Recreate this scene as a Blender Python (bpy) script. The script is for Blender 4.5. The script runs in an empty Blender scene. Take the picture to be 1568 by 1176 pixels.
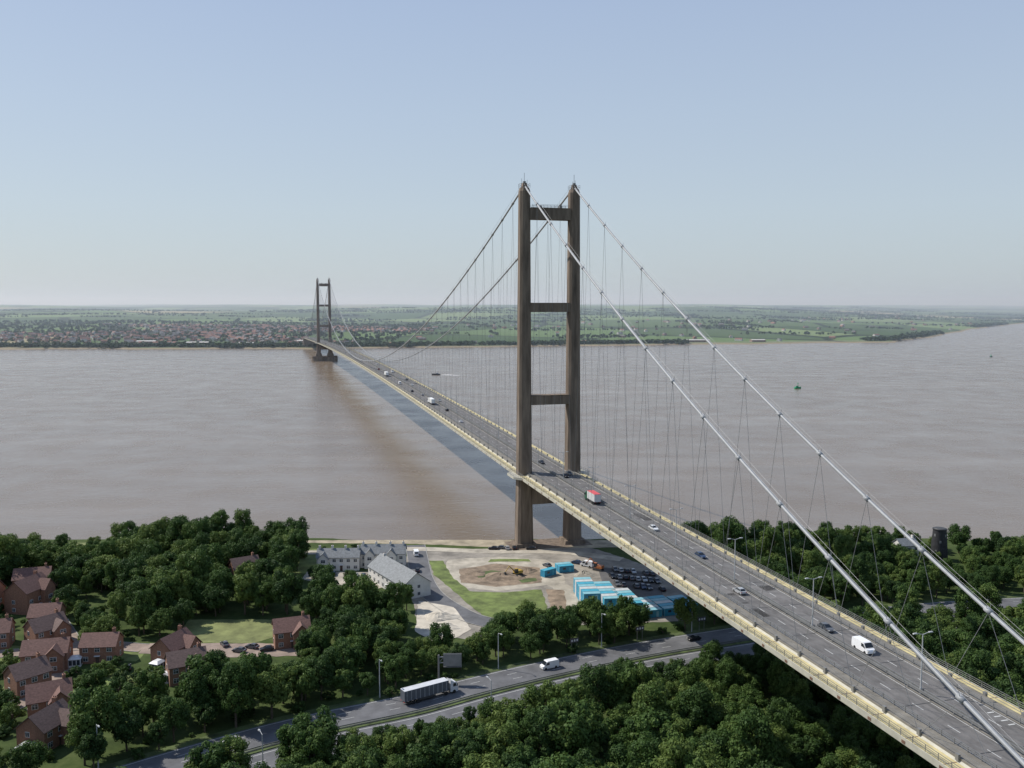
import bpy, math, random
import numpy as np
from mathutils import Vector, Matrix
random.seed(7); rng=np.random.default_rng(7)
R=math.radians
scene=bpy.context.scene
COL=scene.collection

# ------------------------------------------------------------------ materials
def new_mat(name):
    m=bpy.data.materials.new(name); m.use_nodes=True
    nt=m.node_tree; b=nt.nodes['Principled BSDF']
    return m,nt,b
def N(nt,t,**k):
    n=nt.nodes.new(t)
    for a,v in k.items(): setattr(n,a,v)
    return n
def ramp(nt,stops,interp='LINEAR'):
    r=nt.nodes.new('ShaderNodeValToRGB'); cr=r.color_ramp; cr.interpolation=interp
    while len(cr.elements)<len(stops): cr.elements.new(0.5)
    for e,(p,c) in zip(cr.elements,stops):
        e.position=p; e.color=(c[0],c[1],c[2],1)
    return r
_mc={}
def mat(name,col,rough=0.7,metal=0.0,var=0.15,scale=0.6,stretch=(1,1,1),bump=0.0,spec=0.5):
    if name in _mc: return _mc[name]
    m,nt,b=new_mat(name)
    tc=N(nt,'ShaderNodeTexCoord'); mp=N(nt,'ShaderNodeMapping'); mp.inputs['Scale'].default_value=stretch
    nz=N(nt,'ShaderNodeTexNoise'); nz.inputs['Scale'].default_value=scale; nz.inputs['Detail'].default_value=6
    nz.inputs['Roughness'].default_value=0.65
    nt.links.new(tc.outputs['Object'],mp.inputs['Vector']); nt.links.new(mp.outputs[0],nz.inputs['Vector'])
    lo=[max(0,c*(1-var*1.6)) for c in col]; hi=[min(1,c*(1+var*1.6)) for c in col]
    r=ramp(nt,[(0.3,lo),(0.7,hi)]); nt.links.new(nz.outputs['Fac'],r.inputs[0])
    nt.links.new(r.outputs[0],b.inputs['Base Color'])
    b.inputs['Roughness'].default_value=rough; b.inputs['Metallic'].default_value=metal
    b.inputs['Specular IOR Level'].default_value=spec
    if bump>0:
        bp=N(nt,'ShaderNodeBump'); bp.inputs['Strength'].default_value=bump; bp.inputs['Distance'].default_value=0.2
        nt.links.new(nz.outputs['Fac'],bp.inputs['Height']); nt.links.new(bp.outputs[0],b.inputs['Normal'])
    _mc[name]=m; return m

M_conc=mat('tower_concrete',(0.175,0.138,0.108),0.9,var=0.3,scale=0.5,stretch=(1,1,0.12),bump=0.2,spec=.2)
M_asph=mat('deck_asphalt',(0.142,0.134,0.128),0.85,var=0.2,scale=0.25,stretch=(1,1,1),spec=.3)
M_asph2=mat('road_asphalt',(0.125,0.125,0.13),0.85,var=0.18,scale=0.2,spec=.3)
M_white=mat('white_road_paint',(0.5,0.5,0.48),0.6,var=0.1,scale=2)
M_walk=mat('walkway_surface',(0.50,0.425,0.22),0.8,var=0.16,scale=0.3)
M_verge=mat('deck_verge',(0.18,0.165,0.14),0.8,var=0.2,scale=0.4)
M_girder=mat('girder_paint',(0.42,0.40,0.33),0.6,var=0.12,scale=0.3)
M_cable=mat('cable_paint',(0.30,0.31,0.32),0.5,var=0.1,scale=0.5)
M_hang=mat('hanger_steel',(0.20,0.205,0.21),0.5,var=0.1)
M_rail=mat('galvanised_steel',(0.22,0.22,0.215),0.5,metal=0.3,var=0.1)
M_brk=mat('bracket_brown',(0.16,0.09,0.06),0.8)
M_dark=mat('dark_steel',(0.05,0.05,0.05),0.6)
M_glass=mat('vehicle_glass',(0.02,0.025,0.03),0.1,var=0.05)
M_tyre=mat('tyre_rubber',(0.02,0.02,0.02),0.9)
M_light=mat('lamp_lens',(0.6,0.58,0.5),0.3)
M_redl=mat('tail_lens',(0.35,0.02,0.02),0.3)

# ------------------------------------------------------------------ mesh builder
class MB:
    def __init__(s): s.v=[]; s.f=[]; s.m=[]
    def add(s,vs,fs,m=0):
        o=len(s.v); s.v.extend([tuple(p) for p in vs])
        for f in fs: s.f.append(tuple(i+o for i in f)); s.m.append(m)
    def box(s,c,d,rot=0.0,m=0,taper=1.0,tapery=None):
        if tapery is None: tapery=taper
        cx,cy,cz=c; hx,hy,hz=d[0]/2,d[1]/2,d[2]/2; ca,sa=math.cos(rot),math.sin(rot); vs=[]
        for z,tx,ty in((-hz,1,1),(hz,taper,tapery)):
            for x,y in((-hx,-hy),(hx,-hy),(hx,hy),(-hx,hy)):
                x2=x*tx;y2=y*ty
                vs.append((cx+x2*ca-y2*sa,cy+x2*sa+y2*ca,cz+z))
        s.add(vs,[(3,2,1,0),(4,5,6,7),(0,1,5,4),(1,2,6,5),(2,3,7,6),(3,0,4,7)],m)
    def cyl(s,p0,p1,r0,r1=None,n=8,m=0,caps=True):
        if r1 is None:r1=r0
        p0=Vector(p0);p1=Vector(p1); d=(p1-p0)
        if d.length<1e-6:return
        d.normalize(); a=d.orthogonal().normalized(); b=d.cross(a)
        vs=[]
        for p,r in((p0,r0),(p1,r1)):
            for i in range(n):
                t=2*math.pi*i/n; vs.append(p+a*math.cos(t)*r+b*math.sin(t)*r)
        fs=[(i,(i+1)%n,n+(i+1)%n,n+i) for i in range(n)]
        if caps: fs+= [tuple(range(n-1,-1,-1)),tuple(range(n,2*n))]
        s.add(vs,fs,m)
    def path(s,pts,r,n=8,m=0):
        pts=[Vector(p) for p in pts]; vs=[];fs=[]
        for k,p in enumerate(pts):
            d=(pts[min(k+1,len(pts)-1)]-pts[max(k-1,0)]).normalized()
            a=d.cross(Vector((0,0,1))).normalized(); b=a.cross(d)
            for i in range(n):
                t=2*math.pi*i/n; vs.append(p+a*math.cos(t)*r+b*math.sin(t)*r)
        for k in range(len(pts)-1):
            for i in range(n):
                fs.append((k*n+i,k*n+(i+1)%n,(k+1)*n+(i+1)%n,(k+1)*n+i))
        s.add(vs,fs,m)
    def prof(s,pts,hw,m=0,axis='x',c=(0,0,0),hwtop=None):
        n=len(pts); vs=[]
        for sx in(-1,1):
            for (y,z) in pts: vs.append((c[0]+sx*hw,c[1]+y,c[2]+z))
        fs=[(i,(i+1)%n,n+(i+1)%n,n+i) for i in range(n)]+[tuple(range(n-1,-1,-1)),tuple(range(n,2*n))]
        s.add(vs,fs,m)
    def mesh(s,name,mats,smooth=False):
        me=bpy.data.meshes.new(name); me.from_pydata([tuple(p) for p in s.v],[],s.f)
        for mt in mats: me.materials.append(mt)
        me.polygons.foreach_set('material_index',s.m)
        if smooth: me.polygons.foreach_set('use_smooth',[True]*len(s.f))
        me.update(); return me
    def obj(s,name,mats,smooth=False,parent=None):
        return link(name,s.mesh(name,mats,smooth),parent)
def link(name,data,parent=None,loc=(0,0,0),rz=0.0,scale=None):
    o=bpy.data.objects.new(name,data); COL.objects.link(o); o.location=loc; o.rotation_euler=(0,0,rz)
    if scale: o.scale=scale
    if parent: o.parent=parent
    return o
def empty(name,loc=(0,0,0),rz=0.0):
    return link(name,None,None,loc,rz)

# ------------------------------------------------------------------ geography
GZ=4.0
SHX=[-20000,-2500,-1250,-500,0,500,1100,1350,2150,3040,5500,9000,20000]
SHY=[2300,2200,2190,2210,2330,2450,2600,2935,4150,5350,8500,12000,15000]
def far_h(x,y):
    ysh=np.interp(x,SHX,SHY)+14*np.sin(x/61.0)+9*np.sin(x/23.0+1)
    d=y-ysh
    dd=np.maximum(d,0)
    h=3+100*(1-np.exp(-(dd/3900)**1.3))
    n=(np.sin(x/910+1.3)*np.cos(y/1270)+0.6*np.sin(x/430+y/700)+0.5*np.cos(x/1500-y/520))
    h=h+n*11*np.clip(dd/2500,0,1)+12*np.exp(-((x-2300)/1800)**2)*np.clip(dd/3000,0,1)
    h=np.where(d<0,-4,np.where(d<25,-4+7*(d/25),h))
    return h
def near_h(x,y):
    e=392+2.5*np.sin(x/19.0)+1.5*np.sin(x/7.3+1)+np.where(x>60,(x-60)*0.02,0)
    t=np.clip((y-e)/14.0,0,1)
    return GZ-8*t*t*(3-2*t)
def ground_h(x,y):
    return np.where(y<1200,near_h(x,y),far_h(x,y))
def axis(segs):
    out=[]
    for a,b,st in segs: out+=list(np.arange(a,b,st))
    out.append(segs[-1][1]); return np.array(out)
gx=axis([(-20000,-8000,800),(-8000,-3500,150),(-3500,-350,30),(-350,350,5),(350,3500,30),(3500,8000,150),(8000,20000,800)])
gy=axis([(-1500,0,150),(0,360,20),(360,420,2),(420,2000,158),(2000,3600,16),(3600,6000,40),(6000,20000,200)])
X,Y=np.meshgrid(gx,gy); Z=ground_h(X,Y)
nx,ny=len(gx),len(gy)
verts=np.stack([X.ravel(),Y.ravel(),Z.ravel()],1)
idx=np.arange(nx*ny).reshape(ny,nx)
faces=np.stack([idx[:-1,:-1].ravel(),idx[:-1,1:].ravel(),idx[1:,1:].ravel(),idx[1:,:-1].ravel()],1)
def np_mesh(name,verts,faces,mats,mi=None,smooth=False):
    me=bpy.data.meshes.new(name); k=faces.shape[1]
    me.vertices.add(len(verts)); me.vertices.foreach_set('co',np.asarray(verts,dtype=np.float32).ravel())
    me.loops.add(faces.size); me.loops.foreach_set('vertex_index',faces.astype(np.int32).ravel())
    me.polygons.add(len(faces)); me.polygons.foreach_set('loop_start',np.arange(0,faces.size,k,dtype=np.int32))
    for m_ in mats: me.materials.append(m_)
    if mi is not None: me.polygons.foreach_set('material_index',np.asarray(mi,dtype=np.int32))
    me.polygons.foreach_set('use_smooth',np.full(len(faces),smooth))
    me.update(calc_edges=True); return me

m,nt,b=new_mat('ground_surface')
geo=N(nt,'ShaderNodeNewGeometry'); sep=N(nt,'ShaderNodeSeparateXYZ'); nt.links.new(geo.outputs['Position'],sep.inputs[0])
def noise(nt,vec,scale,detail=5,rough=0.6):
    n=N(nt,'ShaderNodeTexNoise'); n.inputs['Scale'].default_value=scale; n.inputs['Detail'].default_value=detail; n.inputs['Roughness'].default_value=rough
    nt.links.new(vec,n.inputs['Vector']); return n
def mixc(nt,fac,a,bb):
    n=N(nt,'ShaderNodeMix',data_type='RGBA')
    if isinstance(fac,float): n.inputs[0].default_value=fac
    else: nt.links.new(fac,n.inputs[0])
    for s_,i in((a,6),(bb,7)):
        if isinstance(s_,tuple): n.inputs[i].default_value=(*s_,1)
        else: nt.links.new(s_,n.inputs[i])
    return n.outputs[2]
def maprange(nt,v,a,bb,c=0.0,d=1.0):
    n=N(nt,'ShaderNodeMapRange'); nt.links.new(v,n.inputs[0])
    for i,val in zip((1,2,3,4),(a,bb,c,d)): n.inputs[i].default_value=val
    return n.outputs[0]
P=geo.outputs['Position']
n1=noise(nt,P,0.12,8,0.7); r1=ramp(nt,[(0.3,(0.03,0.045,0.016)),(0.5,(0.055,0.08,0.025)),(0.72,(0.10,0.12,0.045))]); nt.links.new(n1.outputs['Fac'],r1.inputs[0])
mp=N(nt,'ShaderNodeMapping'); mp.inputs['Scale'].default_value=(1/560,1/760,0); mp.inputs['Rotation'].default_value=(0,0,0.25); nt.links.new(P,mp.inputs[0])
vo=N(nt,'ShaderNodeTexVoronoi'); vo.inputs['Scale'].default_value=1; vo.inputs['Randomness'].default_value=0.75; nt.links.new(mp.outputs[0],vo.inputs['Vector'])
ve=N(nt,'ShaderNodeTexVoronoi',feature='DISTANCE_TO_EDGE'); ve.inputs['Scale'].default_value=1; ve.inputs['Randomness'].default_value=0.75; nt.links.new(mp.outputs[0],ve.inputs['Vector'])
sc=N(nt,'ShaderNodeSeparateColor'); nt.links.new(vo.outputs['Color'],sc.inputs[0])
rf=ramp(nt,[(0.0,(0.055,0.09,0.034)),(0.2,(0.11,0.165,0.06)),(0.4,(0.065,0.10,0.04)),(0.55,(0.145,0.20,0.08)),(0.7,(0.08,0.12,0.048)),(0.8,(0.27,0.24,0.14)),(0.88,(0.16,0.21,0.09))],'CONSTANT'); nt.links.new(sc.outputs[0],rf.inputs[0])
n2=noise(nt,P,0.01,6,0.65)
fld=mixc(nt,maprange(nt,n2.outputs['Fac'],0.5,0.8,0.0,0.4),rf.outputs[0],(0.055,0.075,0.034))
fld=mixc(nt,maprange(nt,ve.outputs['Distance'],0.015,0.03,1.0,0.0),fld,(0.022,0.033,0.017))
n3=noise(nt,P,0.0016,4,0.6)
fld=mixc(nt,maprange(nt,n3.outputs['Fac'],0.60,0.63),fld,(0.026,0.038,0.02))
colr=mixc(nt,maprange(nt,sep.outputs[1],1500,1600),r1.outputs[0],fld)
colr=mixc(nt,maprange(nt,sep.outputs[2],2.2,3.6,1.0,0.0),colr,(0.26,0.21,0.14))
nt.links.new(colr,b.inputs['Base Color']); b.inputs['Roughness'].default_value=0.95; b.inputs['Specular IOR Level'].default_value=0.1
link('ground',np_mesh('ground',verts,faces,[m],smooth=True))

# ------------------------------------------------------------------ river
m,nt,b=new_mat('silty_water')
geo=N(nt,'ShaderNodeNewGeometry'); P=geo.outputs['Position']
big=noise(nt,P,0.005,6,0.65); rb=ramp(nt,[(0.3,(0.148,0.109,0.074)),(0.7,(0.188,0.146,0.108))]); nt.links.new(big.outputs['Fac'],rb.inputs[0])
ms=N(nt,'ShaderNodeMapping'); ms.inputs['Scale'].default_value=(0.0022,0.022,1); ms.inputs['Rotation'].default_value=(0,0,0.10); nt.links.new(P,ms.inputs[0])
stn=noise(nt,ms.outputs[0],1.0,6,0.6)
wc=mixc(nt,maprange(nt,stn.outputs['Fac'],0.50,0.68,0.0,0.5),rb.outputs[0],(0.222,0.180,0.140))
nt.links.new(wc,b.inputs['Base Color'])
b.inputs['IOR'].default_value=1.33; b.inputs['Specular IOR Level'].default_value=.95
ma=N(nt,'ShaderNodeMapping'); ma.inputs['Scale'].default_value=(0.45,1.0,1); ma.inputs['Rotation'].default_value=(0,0,0.35); nt.links.new(P,ma.inputs[0])
w1=noise(nt,ma.outputs[0],0.30,6,0.65); w2=noise(nt,P,0.03,4,0.6)
bp=N(nt,'ShaderNodeBump'); bp.inputs['Distance'].default_value=0.62
nt.links.new(maprange(nt,stn.outputs['Fac'],0.35,0.65,0.48,0.30),bp.inputs['Strength']); nt.links.new(w1.outputs['Fac'],bp.inputs['Height'])
nt.links.new(bp.outputs[0],b.inputs['Normal'])
rr=maprange(nt,w2.outputs['Fac'],0.35,0.65,0.18,0.30); nt.links.new(rr,b.inputs['Roughness'])
link('river_water',np_mesh('river_water',np.array([(-20000,370,0),(20000,370,0),(20000,15000,0),(-20000,15000,0)],float),np.array([[0,1,2,3]]),[m]))

# ------------------------------------------------------------------ bridge
T=(15.8,387.0); bx,by=-0.2688,0.9632; rx,ry=0.9632,0.2688
BANG=math.atan2(ry,rx)
def Bp(s,l,z): return (T[0]+bx*s+rx*l,T[1]+by*s+ry*l,z)
def deck_z(s):
    if s<0: return 36+s*(1.8/280)
    if s<=1410: return 36+6*(1-((s-705)/705)**2)
    return 36-(s-1410)*0.017
def cable_z(s):
    if s<0:
        t=-s/280; return 158+(34.6-158)*t-4*7.2*t*(1-t)
    if s<=1410: return 46+112*((s-705)/705)**2
    t=(s-1410)/530; return 158+(29.5-158)*t-4*25*t*(1-t)
bridge=empty('suspension_bridge',(0,0,0))
S=list(np.arange(-420,0,7))+list(np.arange(0,1410,15))+list(np.arange(1410,1951,15))
def sweep(mb,prof,m=0,closed=True,ss=S):
    n=len(prof); vs=[];fs=[]
    for s in ss:
        z=deck_z(s)
        for (l,dz) in prof: vs.append(Bp(s,l,z+dz))
    nn=n if closed else n-1
    for k in range(len(ss)-1):
        for i in range(nn):
            j=(i+1)%n; fs.append((k*n+i,(k+1)*n+i,(k+1)*n+j,k*n+j))
    mb.add(vs,fs,m)
mb=MB()
sweep(mb,[(-11,-0.35),(-12.3,-2.1),(-7,-4.8),(7,-4.8),(12.3,-2.1),(11,-0.35)],0)
for sg in(-1,1):
    pr=[(11.1,-0.75),(14.1,-0.75),(14.1,-1.05),(11.1,-1.05)]
    sweep(mb,[(sg*a,c) for a,c in pr],1)
    pr=[(14.1,-0.60),(14.3,-0.60),(14.3,-1.75),(14.1,-1.75)]
    sweep(mb,[(sg*a,c) for a,c in pr],0)
    pr=[(8.15,0.02),(11.0,0.02),(11.0,-0.34),(8.15,-0.34)]
    sweep(mb,[(sg*a,c) for a,c in pr],2)
mb.obj('deck_girder',[M_girder,M_walk,M_verge],parent=bridge)
mb=MB(); sweep(mb,[(-8.15,-0.1),(8.15,-0.1)],0,closed=False); sweep(mb,[(-0.6,-0.05),(0.6,-0.05)],1,closed=False)
mb.obj('road_surface',[M_asph,M_verge],parent=bridge)
mb=MB()
for l in(-6.9,-5.3,-3.4,-1.8,1.8,3.4,5.3,6.9): sweep(mb,[(l-0.28,-0.09),(l+0.28,-0.09)],0,closed=False)
for k in range(60):
    s=random.uniform(-270,900); a=random.choice([-8.0,-4.3,.8,4.4]); L=random.uniform(4,22)
    mb.add([Bp(s,a,deck_z(s)-.082),Bp(s,a+3.4,deck_z(s)-.082),Bp(s+L,a+3.4,deck_z(s+L)-.082),Bp(s+L,a,deck_z(s+L)-.082)],[(0,1,2,3)],random.choice([0,1]))
mb.obj('worn_road_surface',[mat('worn_asphalt',(0.122,0.117,0.112),.8,var=.2,scale=.3),mat('patched_asphalt',(0.158,0.15,0.143),.85,var=.15,scale=.4)],parent=bridge)
mb=MB()
for l in(-7.75,-0.95,0.95,7.75): sweep(mb,[(l-0.08,-0.07),(l+0.08,-0.07)],0,closed=False)
for l in(-4.35,4.35):
    for s in np.arange(-416,1940,9.0):
        z0=deck_z(s)-0.065; z1=deck_z(s+3)-0.065
        mb.add([Bp(s,l-0.09,z0),Bp(s,l+0.09,z0),Bp(s+3,l+0.09,z1),Bp(s+3,l-0.09,z1)],[(0,1,2,3)])
for k in range(4):
    s=-245+k*1.6; mb.add([Bp(s,6.0,deck_z(s)-0.06),Bp(s,7.4,deck_z(s)-0.06),Bp(s+.35,7.4,deck_z(s)-0.06),Bp(s+.35,6.0,deck_z(s)-0.06)],[(0,1,2,3)])
mb.obj('lane_markings',[M_white],parent=bridge)
mb=MB()
for s in np.arange(-270,1900,18.1):
    for a,c in((-8.1,-0.7),(0.7,8.1)):
        z=deck_z(s)-0.062; mb.add([Bp(s,a,z),Bp(s,c,z),Bp(s+0.18,c,z+0.0),Bp(s+0.18,a,z)],[(0,1,2,3)])
mb.obj('expansion_joints',[M_dark],parent=bridge)
mb=MB()
def rail(l,h,th=0.06,hh=0.1,dz0=0.0,ss=S):
    sweep(mb,[(l-th,dz0+h),(l+th,dz0+h),(l+th,dz0+h-hh),(l-th,dz0+h-hh)],0,ss=ss)
def clear_leg(s): return abs(s)<3.6 or abs(s-1410)<3.6
for sg in(-1,1):
    for h in(0.45,0.75,1.05): rail(sg*8.3,h)
    for h in(0.65,0.95): rail(sg*0.42,h,0.08,0.22)
    for h in(0.5,0.9,1.3): rail(sg*14.1,h,0.04,0.07,-0.6)
    for h in(0.6,1.1): rail(sg*11.0,h,0.04,0.07,0.0,[s for s in S if s<-4]); 
    for s in np.arange(-416,1940,3.0):
        z=deck_z(s)
        mb.box(Bp(s,sg*8.3,z+0.5),(0.14,0.14,1.1),BANG)
        mb.box(Bp(s,sg*14.1,z+0.05),(0.09,0.09,1.35),BANG)
        if int(s)%6<3: mb.box(Bp(s,sg*0.42,z+0.42),(0.12,0.12,0.9),BANG)
mb.obj('safety_barriers',[M_rail],parent=bridge)
mb=MB()
for sg in(-1,1):
    for s in np.arange(-416,1940,4.5):
        z=deck_z(s); mb.cyl(Bp(s,sg*11.6,z-1.9),Bp(s,sg*14.2,z-1.5),0.14,n=4)
    for s in np.arange(-279,1940,9.0):
        z=deck_z(s); mb.box(Bp(s,sg*11.15,z+0.1),(0.5,0.7,1.1),BANG,1); mb.box(Bp(s,sg*14.34,z-1.3),(0.06,0.9,0.55),BANG,0)
        mb.box(Bp(s,sg*12.6,z-0.735),(2.9,0.16,0.03),BANG,0)
mb.obj('walkway_brackets',[M_brk,M_rail],parent=bridge)
# cables
mb=MB()
Sc=list(np.arange(-280,0,5))+list(np.arange(0,1410,10))+list(np.arange(1410,1941,10))
hr=MB(); hg=MB()
for sg in(-1,1):
    mb.path([Bp(s,sg*11,cable_z(s)) for s in Sc],0.38,10)
    for o in(-0.55,0.55): hr.path([Bp(s,sg*11+o,cable_z(s)+1.25) for s in Sc],0.035,4)
    for s in np.arange(-270,1935,18.0):
        if clear_leg(s): continue
        z=cable_z(s); sl=(cable_z(s+0.5)-cable_z(s-0.5))
        mb.cyl(Bp(s-0.7,sg*11,z-0.7*sl),Bp(s+0.7,sg*11,z+0.7*sl),0.56,n=10)
        for o in(-0.55,0.55): hr.cyl(Bp(s,sg*11+o*0.6,z+0.3),Bp(s,sg*11+o,z+1.3),0.05,n=4)
        for ds in(-8.5,8.5):
            s2=s+ds; zd=deck_z(s2)+0.3
            if z-zd<1.5 or s2<-276: continue
            rr_=0.05 if s<400 else 0.07
            hg.cyl(Bp(s,sg*11,z-0.4),Bp(s2,sg*11.15,zd),rr_,n=4,caps=False)
mb.obj('main_cables',[M_cable],smooth=True,parent=bridge)
hr.obj('cable_hand_ropes',[M_hang],parent=bridge)
hg.obj('hangers',[M_hang],parent=bridge)
# towers
def tower(s0,zb,far):
    mb=MB()
    for sg in(-1,1):
        lv=[(zb,3.6,3.5),(zb+28,3.05,3.1),(zb+60,2.75,2.85),(zb+110,2.45,2.55),(155.5,2.2,2.4),(157,1.8,2.0)]
        if far: lv[0]=(zb,4.6,4.4)
        vs=[];fs=[]
        for (z,a,c) in lv:
            ch=0.95
            for (l,q) in((-a+ch,-c),(a-ch,-c),(a,-c+ch),(a,c-ch),(a-ch,c),(-a+ch,c),(-a,c-ch),(-a,-c+ch)):
                vs.append(Bp(s0+q,sg*11.05+l,z))
        for k in range(len(lv)-1):
            for i in range(8): fs.append((k*8+i,k*8+(i+1)%8,(k+1)*8+(i+1)%8,(k+1)*8+i))
        fs.append(tuple(range((len(lv)-1)*8,len(lv)*8)))
        mb.add(vs,fs,0)
        mb.box(Bp(s0,sg*11.05,158.0),(2.2,3.6,2.0),BANG,0,0.7,0.45)
        mb.box(Bp(s0,sg*11.05,159.3),(1.0,1.2,0.8),BANG,1)
        for a in(-1.9,1.9):
            for c in(-2.1,0,2.1): mb.cyl(Bp(s0+c,sg*11.05+a,156.8),Bp(s0+c,sg*11.05+a,158.6),0.08,n=4,m=1)
            for h in(157.8,158.6): mb.cyl(Bp(s0-2.1,sg*11.05+a,h),Bp(s0+2.1,sg*11.05+a,h),0.07,n=4,m=1)
        mb.cyl(Bp(s0,sg*11.05,159),Bp(s0,sg*11.05,163.2),0.11,n=4,m=1)
        mb.cyl(Bp(s0+1,sg*11.9,157),Bp(s0+1,sg*11.9,161.0),0.09,n=4,m=1)
        mb.cyl(Bp(s0-1,sg*10.1,157),Bp(s0-1,sg*10.1,160.2),0.09,n=4,m=1)
        zz=deck_z(s0)-0.8
        vs=[Bp(s0+q,sg*l,zz) for (q,l) in((-9,14.0),(-5,17.2),(5,17.2),(9,14.0))]
        vs2=[(a[0],a[1],a[2]-0.9) for a in vs]
        mb.add(vs+vs2,[(0,1,2,3),(7,6,5,4),(0,1,5,4),(1,2,6,5),(2,3,7,6)],2)
        ring=[Bp(s0+q,sg*l,zz) for (q,l) in((-9,14.1),(-5,17.1),(5,17.1),(9,14.1))]
        for a,c in zip(ring[:-1],ring[1:]):
            for h in(0.6,1.2): mb.cyl((a[0],a[1],a[2]+h),(c[0],c[1],c[2]+h),0.05,n=4,m=1)
            for k in range(5):
                t=k/4; p=[a[i]*(1-t)+c[i]*t for i in range(3)]; mb.cyl(p,(p[0],p[1],p[2]+1.25),0.05,n=4,m=1)
    for z0,z1,w in((143.9,148.6,2.05),(105.0,108.7,2.25),(65.4,69.3,2.45),(22.4,30.6,2.8)):
        hw=11.05-2.3
        if z0<40: hw=11.05-3.1+0.15
        vs=[]
        for z in(z0,z1):
            for l,q in((-hw-.3,-w),(hw+.3,-w),(hw+.3,w),(-hw-.3,w)): vs.append(Bp(s0+q,l,z))
        mb.add(vs,[(3,2,1,0),(4,5,6,7),(0,1,5,4),(1,2,6,5),(2,3,7,6),(3,0,4,7)],0)
        mb.box(Bp(s0,0,z1+0.12),(2*hw-0.4,2*w+0.3,0.24),BANG,0)
    for l in np.arange(-8,8.1,1.6):
        for q in(-1.9,1.9): mb.cyl(Bp(s0+q,l,148.8),Bp(s0+q,l,150.1),0.06,n=4,m=1)
    for q in(-1.9,1.9):
        for h in(149.5,150.1): mb.cyl(Bp(s0+q,-8.3,h),Bp(s0+q,8.3,h),0.06,n=4,m=1)
    for l in(-4,5): mb.box(Bp(s0,l,149.4),(1.2,1.2,1.1),BANG,1)
    if far:
        for sg in(-1,1): mb.cyl(Bp(s0,sg*13,-5),Bp(s0,sg*13,7.5),12,n=24)
        mb.box(Bp(s0,0,8.6),(48,17,2.2),BANG,0); mb.box(Bp(s0,0,3.0),(26,10,8),BANG,0)
        for sg in(-1,1): mb.box(Bp(s0,sg*11.05,12.5),(13,12,6),BANG,0,0.75)
    else:
        mb.box(Bp(s0,0,zb+0.2),(36,15,1.4),BANG,0)
        for sg in(-1,1): mb.box(Bp(s0,sg*11.05,zb+1.6),(9.6,9.4,1.6),BANG,0,0.92)
    mb.obj('tower',[M_conc,M_rail,M_girder],parent=bridge)
tower(0,3.2,False); tower(1410,8.0,True)
mb=MB()
mb.box(Bp(-300,0,17),(34,38,26),BANG,0,0.95)
for sg in(-1,1): mb.box(Bp(-296,sg*11,31.5),(5,30,4),BANG,0)
for s in(-345,-390): mb.box(Bp(s,0,16),(16,2.5,26),BANG,0)
mb.box(Bp(1946,0,14),(34,30,24),BANG,0,0.95)
for s in(-425,): mb.box(Bp(s-30,0,18.5),(30,66,28.5),BANG,0)
mb.obj('anchorages',[M_conc],parent=bridge)

# lamps
M_col=mat('lamp_column_paint',(0.42,0.43,0.43),.5,var=.08)
def lamp_mesh(double,h):
    mb=MB(); mb.cyl((0,0,0),(0,0,1.2),0.20,0.18,8); mb.cyl((0,0,1.2),(0,0,h),0.15,0.10,8)
    for sg in((-1,1) if double else (1,)):
        mb.cyl((0,0,h-0.1),(sg*1.3,0,h+0.25),0.07,n=6); mb.box((sg*1.75,0,h+0.28),(0.95,0.36,0.18),0,0,0.8); mb.box((sg*1.75,0,h+0.165),(0.6,0.24,0.05),0,1)
    return mb.mesh('street_lamp',[M_col,M_light])
LD=lamp_mesh(True,11.6); LS=lamp_mesh(False,10.5)
for s in np.arange(-405,1900,35.0):
    if clear_leg(s): continue
    link('street_lamp',LD,None,Bp(s,0,deck_z(s)-0.05),BANG)

# ------------------------------------------------------------------ vehicles (forward = +Y)
def wheels(mb,ys,hw,r,mi):
    for y in ys:
        for sg in(-1,1):
            mb.cyl((sg*(hw-0.22),y,r),(sg*(hw+0.02),y,r),r,n=14,m=mi)
def car_mesh(col,nm):
    p=mat('car_paint_'+nm,col,0.28,var=0.04,metal=0.2); mb=MB()
    mb.prof([(-2.1,0.38),(-2.15,0.62),(-2.05,0.92),(-1.6,0.98),(0.85,0.96),(1.75,0.84),(2.12,0.66),(2.15,0.38),(1.75,0.22),(-1.8,0.22)],0.86,0)
    mb.box((0,0,0.52),(1.78,3.7,0.42),0,0,0.97)
    vs=[(-.80,-1.75,.95),(.80,-1.75,.95),(.80,1.0,.93),(-.80,1.0,.93),(-.60,-1.25,1.42),(.60,-1.25,1.42),(.60,0.15,1.44),(-.60,0.15,1.44)]
    mb.add(vs,[(0,1,5,4),(1,2,6,5),(2,3,7,6),(3,0,4,7)],1)
    mb.add([(-.62,-1.28,1.42),(.62,-1.28,1.42),(.62,.18,1.44),(-.62,.18,1.44),(-.56,-1.1,1.5),(.56,-1.1,1.5),(.56,.0,1.51),(-.56,.0,1.51)],[(0,1,5,4),(1,2,6,5),(2,3,7,6),(3,0,4,7),(4,5,6,7)],0)
    for sg in(-1,1):
        mb.cyl((sg*.73,-.35,.96),(sg*.62,-.35,1.43),0.045,n=4); mb.cyl((sg*.80,1.0,.94),(sg*.61,.16,1.45),0.045,n=4); mb.cyl((sg*.80,-1.72,.95),(sg*.61,-1.26,1.43),0.06,n=4)
        mb.box((sg*.98,.72,1.0),(.2,.14,.14),0,0); mb.box((sg*.66,2.08,.66),(.36,.12,.16),0,3); mb.box((sg*.68,-2.1,.78),(.3,.1,.16),0,4)
    wheels(mb,(-1.3,1.32),0.88,0.33,2)
    return mb.mesh('car',[p,M_glass,M_tyre,M_light,M_redl])
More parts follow.
